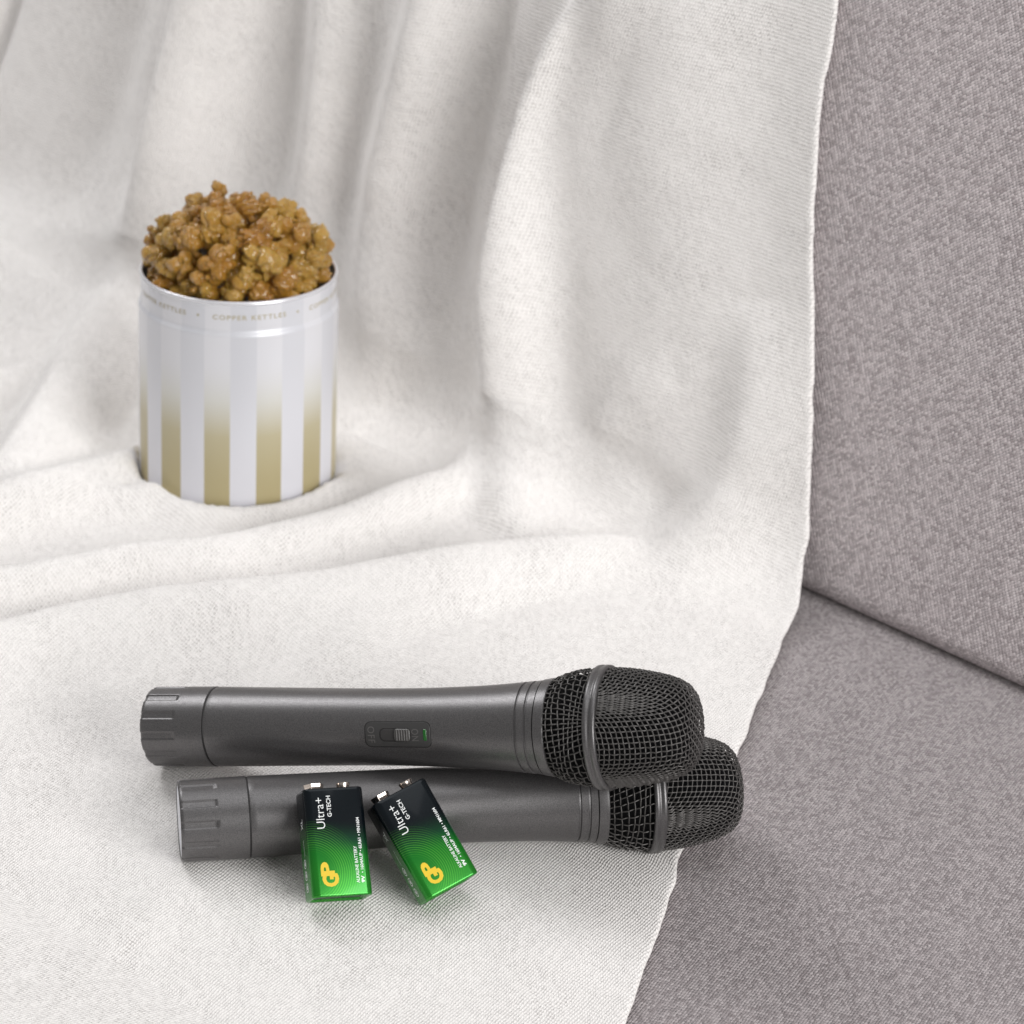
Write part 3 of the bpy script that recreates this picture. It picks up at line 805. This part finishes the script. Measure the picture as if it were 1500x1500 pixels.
# ------------------------------------------------------------------ caramel popcorn
def popcorn_mesh(seed, small=False):
    r = np.random.default_rng(seed)
    bm = bmesh.new(); bmesh.ops.create_icosphere(bm, subdivisions=5, radius=1)
    D = np.array([v.co[:] for v in bm.verts]); D /= np.linalg.norm(D, axis=1)[:, None]
    best = np.full(len(D), .45); nl = r.integers(6, 10)
    acc = np.exp(best * 34)
    for k in range(nl):
        c = r.normal(size=3); c /= np.linalg.norm(c); c *= r.uniform(.38, .66); rho = r.uniform(.30, .52)
        b = D @ c; disc = b * b - (c @ c - rho * rho)
        t = np.where(disc > 0, b + np.sqrt(np.maximum(disc, 0)), .3); t = np.maximum(t, .3)
        acc += np.exp(t * 34)
    for k in range(7):   # small knobbles
        c = r.normal(size=3); c /= np.linalg.norm(c); c *= r.uniform(.62, .86); rho = r.uniform(.10, .19)
        b = D @ c; disc = b * b - (c @ c - rho * rho)
        t = np.where(disc > 0, b + np.sqrt(np.maximum(disc, 0)), .3); acc += np.exp(np.maximum(t, .3) * 34)
    R = np.log(acc) / 34; R = R / R.max()
    cr = np.abs(value_noise(D[:, 0] * 2.6 + D[:, 2] * 1.2 + 11, D[:, 1] * 2.6 + D[:, 2] * 2.2 + 13, seed + 50)) * 2
    R = R * (.84 + .20 * np.minimum(cr * 2.6, 1))
    R = R * (1 + .11 * value_noise(D[:, 0] * 5 + D[:, 2] * 3 + 19, D[:, 1] * 5 + D[:, 2] * 4 + 19, seed) + .06 * value_noise(D[:, 0] * 12 + 39, D[:, 1] * 12 + D[:, 2] * 9 + 39, seed))
    sc = r.uniform(.85, 1.1, 3)
    for v, d, q in zip(bm.verts, D, R): v.co = Vector(d * q * sc)
    me = bpy.data.meshes.new('popcorn_piece'); bm.to_mesh(me); bm.free(); smooth(me); me.materials.append(M['popcorn']); return me
PM = [popcorn_mesh(100 + k) for k in range(9)]
TMi = TM.inverted()
def mound(x, y): return HT - .006 + .052 * max(0.0, 1 - ((x * x + y * y) / .0530**2)) ** .8
def mound_hit(px, py):
    d = ray(px, py); lo, hi = 1.3, 2.1; last = None
    for k in np.linspace(1.55, 1.95, 500):
        p = TMi @ Vector(C + d * k)
        if math.hypot(p.x, p.y) < .0520 and p.z < mound(p.x, p.y): return np.array(p), np.array((TMi.to_3x3() @ Vector(d)).normalized())
    return None
SEEN = [(600,260,80),(450,262,58),(760,285,112),(420,350,72),(930,285,72),(1050,315,82),(1145,372,58),(270,400,72),(205,565,98),(390,420,66),
        (570,425,100),(870,465,108),(960,385,76),(1095,450,105),(1230,490,98),(1300,575,85),(420,525,112),(710,520,88),(905,630,112),(1200,600,80),
        (1235,690,108),(345,665,100),(610,655,92),(725,760,118),(500,780,92),(1040,760,112),(1150,795,52),(865,835,66),(245,690,62),(1320,640,56),
        (620,165,44),(520,335,66),(700,390,70),(200,470,50),(1010,560,80),(820,720,60),(300,500,70)]
NAMES = {0: None}
idx = 0
def put_pop(center, radius, label='golden brown caramel coated popcorn piece heaped in the striped tin'):
    global idx
    o = bpy.data.objects.new('popcorn_piece', PM[idx % len(PM)]); COL.objects.link(o)
    rot = Matrix.Rotation(RNG.uniform(0, 6.28), 4, 'X') @ Matrix.Rotation(RNG.uniform(0, 6.28), 4, 'Y') @ Matrix.Rotation(RNG.uniform(0, 6.28), 4, 'Z')
    o.matrix_world = TM @ Matrix.Translation(Vector(center)) @ rot @ Matrix.Scale(radius, 4)
    tag(o, label, 'popcorn', 'caramel popcorn heaped in the tin'); idx += 1
    return o
placed = []
for cx_, cy_, r_ in SEEN:
    px, py = 180 + cx_ * 340 / 1500, 240 + cy_ * 340 / 1500
    rm = r_ * 340 / 1500 / 2.83 * mm * 1.47
    h = mound_hit(px, py)
    if h is None:                                     # on the skyline of the heap
        d = ray(px, py); k = np.dot(np.array(TM.translation) + tz * .12 - C, FW)
        p = np.array(TMi @ Vector(C + d * k))
    else:
        p = h[0] + h[1] * rm * .35
    rr = math.hypot(p[0], p[1]); lim = RTN - .0022 - rm * (.98 if p[2] < HT + rm * 1.0 else .80)
    if rr > lim: p[:2] *= lim / rr
    lab = 'golden brown caramel coated popcorn piece heaped in the striped tin'
    if r_ == 44: lab = 'small browned popcorn stub sticking up at the very top of the heap'
    if r_ == 118: lab = 'large split caramel popcorn lump over the middle of the front rim'
    put_pop(p, rm, lab); placed.append((p, rm))
for k in range(19):
    a = 2 * math.pi * k / 19 + RNG.uniform(-.08, .08); rm = RNG.uniform(.0085, .0105); q = RTN - .0026 - rm * .86
    put_pop(np.array([q * math.cos(a), q * math.sin(a), HT + .0000 + RNG.uniform(-.002, .002)]), rm)
    placed.append((np.array([q * math.cos(a), q * math.sin(a), HT - .0035]), rm))
# the layer beneath and the far side
for k in range(160):
    a = RNG.uniform(0, 2 * math.pi); q = .044 * math.sqrt(RNG.uniform(0, 1)); x, y = q * math.cos(a), q * math.sin(a)
    rm = RNG.uniform(.0085, .0105); z = mound(x, y) - RNG.uniform(.010, .020)
    p = np.array([x, y, z])
    if math.hypot(x, y) > RTN - .003 - rm * .9: continue
    if any(np.linalg.norm(p - c) < (rm + r0) * .48 for c, r0 in placed): continue
    put_pop(p, rm); placed.append((p, rm))

# ------------------------------------------------------------------ light
w = bpy.data.worlds.new('World'); scn.world = w; w.use_nodes = True
bg = w.node_tree.nodes['Background']; bg.inputs[0].default_value = (1.0, .985, .965, 1); bg.inputs[1].default_value = .28
def area(name, loc, target, size, power, color=(1, 1, 1), sy=None):
    l = bpy.data.lights.new(name, 'AREA'); l.energy = power; l.size = size; l.color = color
    if sy: l.shape = 'RECTANGLE'; l.size_y = sy
    o = bpy.data.objects.new(name, l); COL.objects.link(o); o.location = loc
    o.rotation_euler = (Vector(target) - Vector(loc)).to_track_quat('-Z', 'Y').to_euler(); return o
area('fill_light', (1.95, -2.35, 1.35), (.0, .3, .10), 1.8, 92, (1, .992, .98))  # added fill, no real window: brightens the blanket folds and the sofa back
area('ceiling_light', (.30, .05, 1.9), (.1, .1, 0), 1.6, 12, (.985, .99, 1))
area('rear_key_light', (-.80, 1.05, 1.40), (.05, .15, .02), 0.7, 13.5, (.99, .99, 1))  # softbox added out of view behind left for the upper microphone's highlight

scn.view_settings.view_transform = 'Standard'; scn.view_settings.look = 'None'
scn.view_settings.gamma = 1; scn.view_settings.use_curve_mapping = False; scn.view_settings.exposure = 0.0
scn.render.engine = 'CYCLES'
scn.cycles.use_denoising = True
scn.cycles.max_bounces = 8; scn.cycles.diffuse_bounces = 5
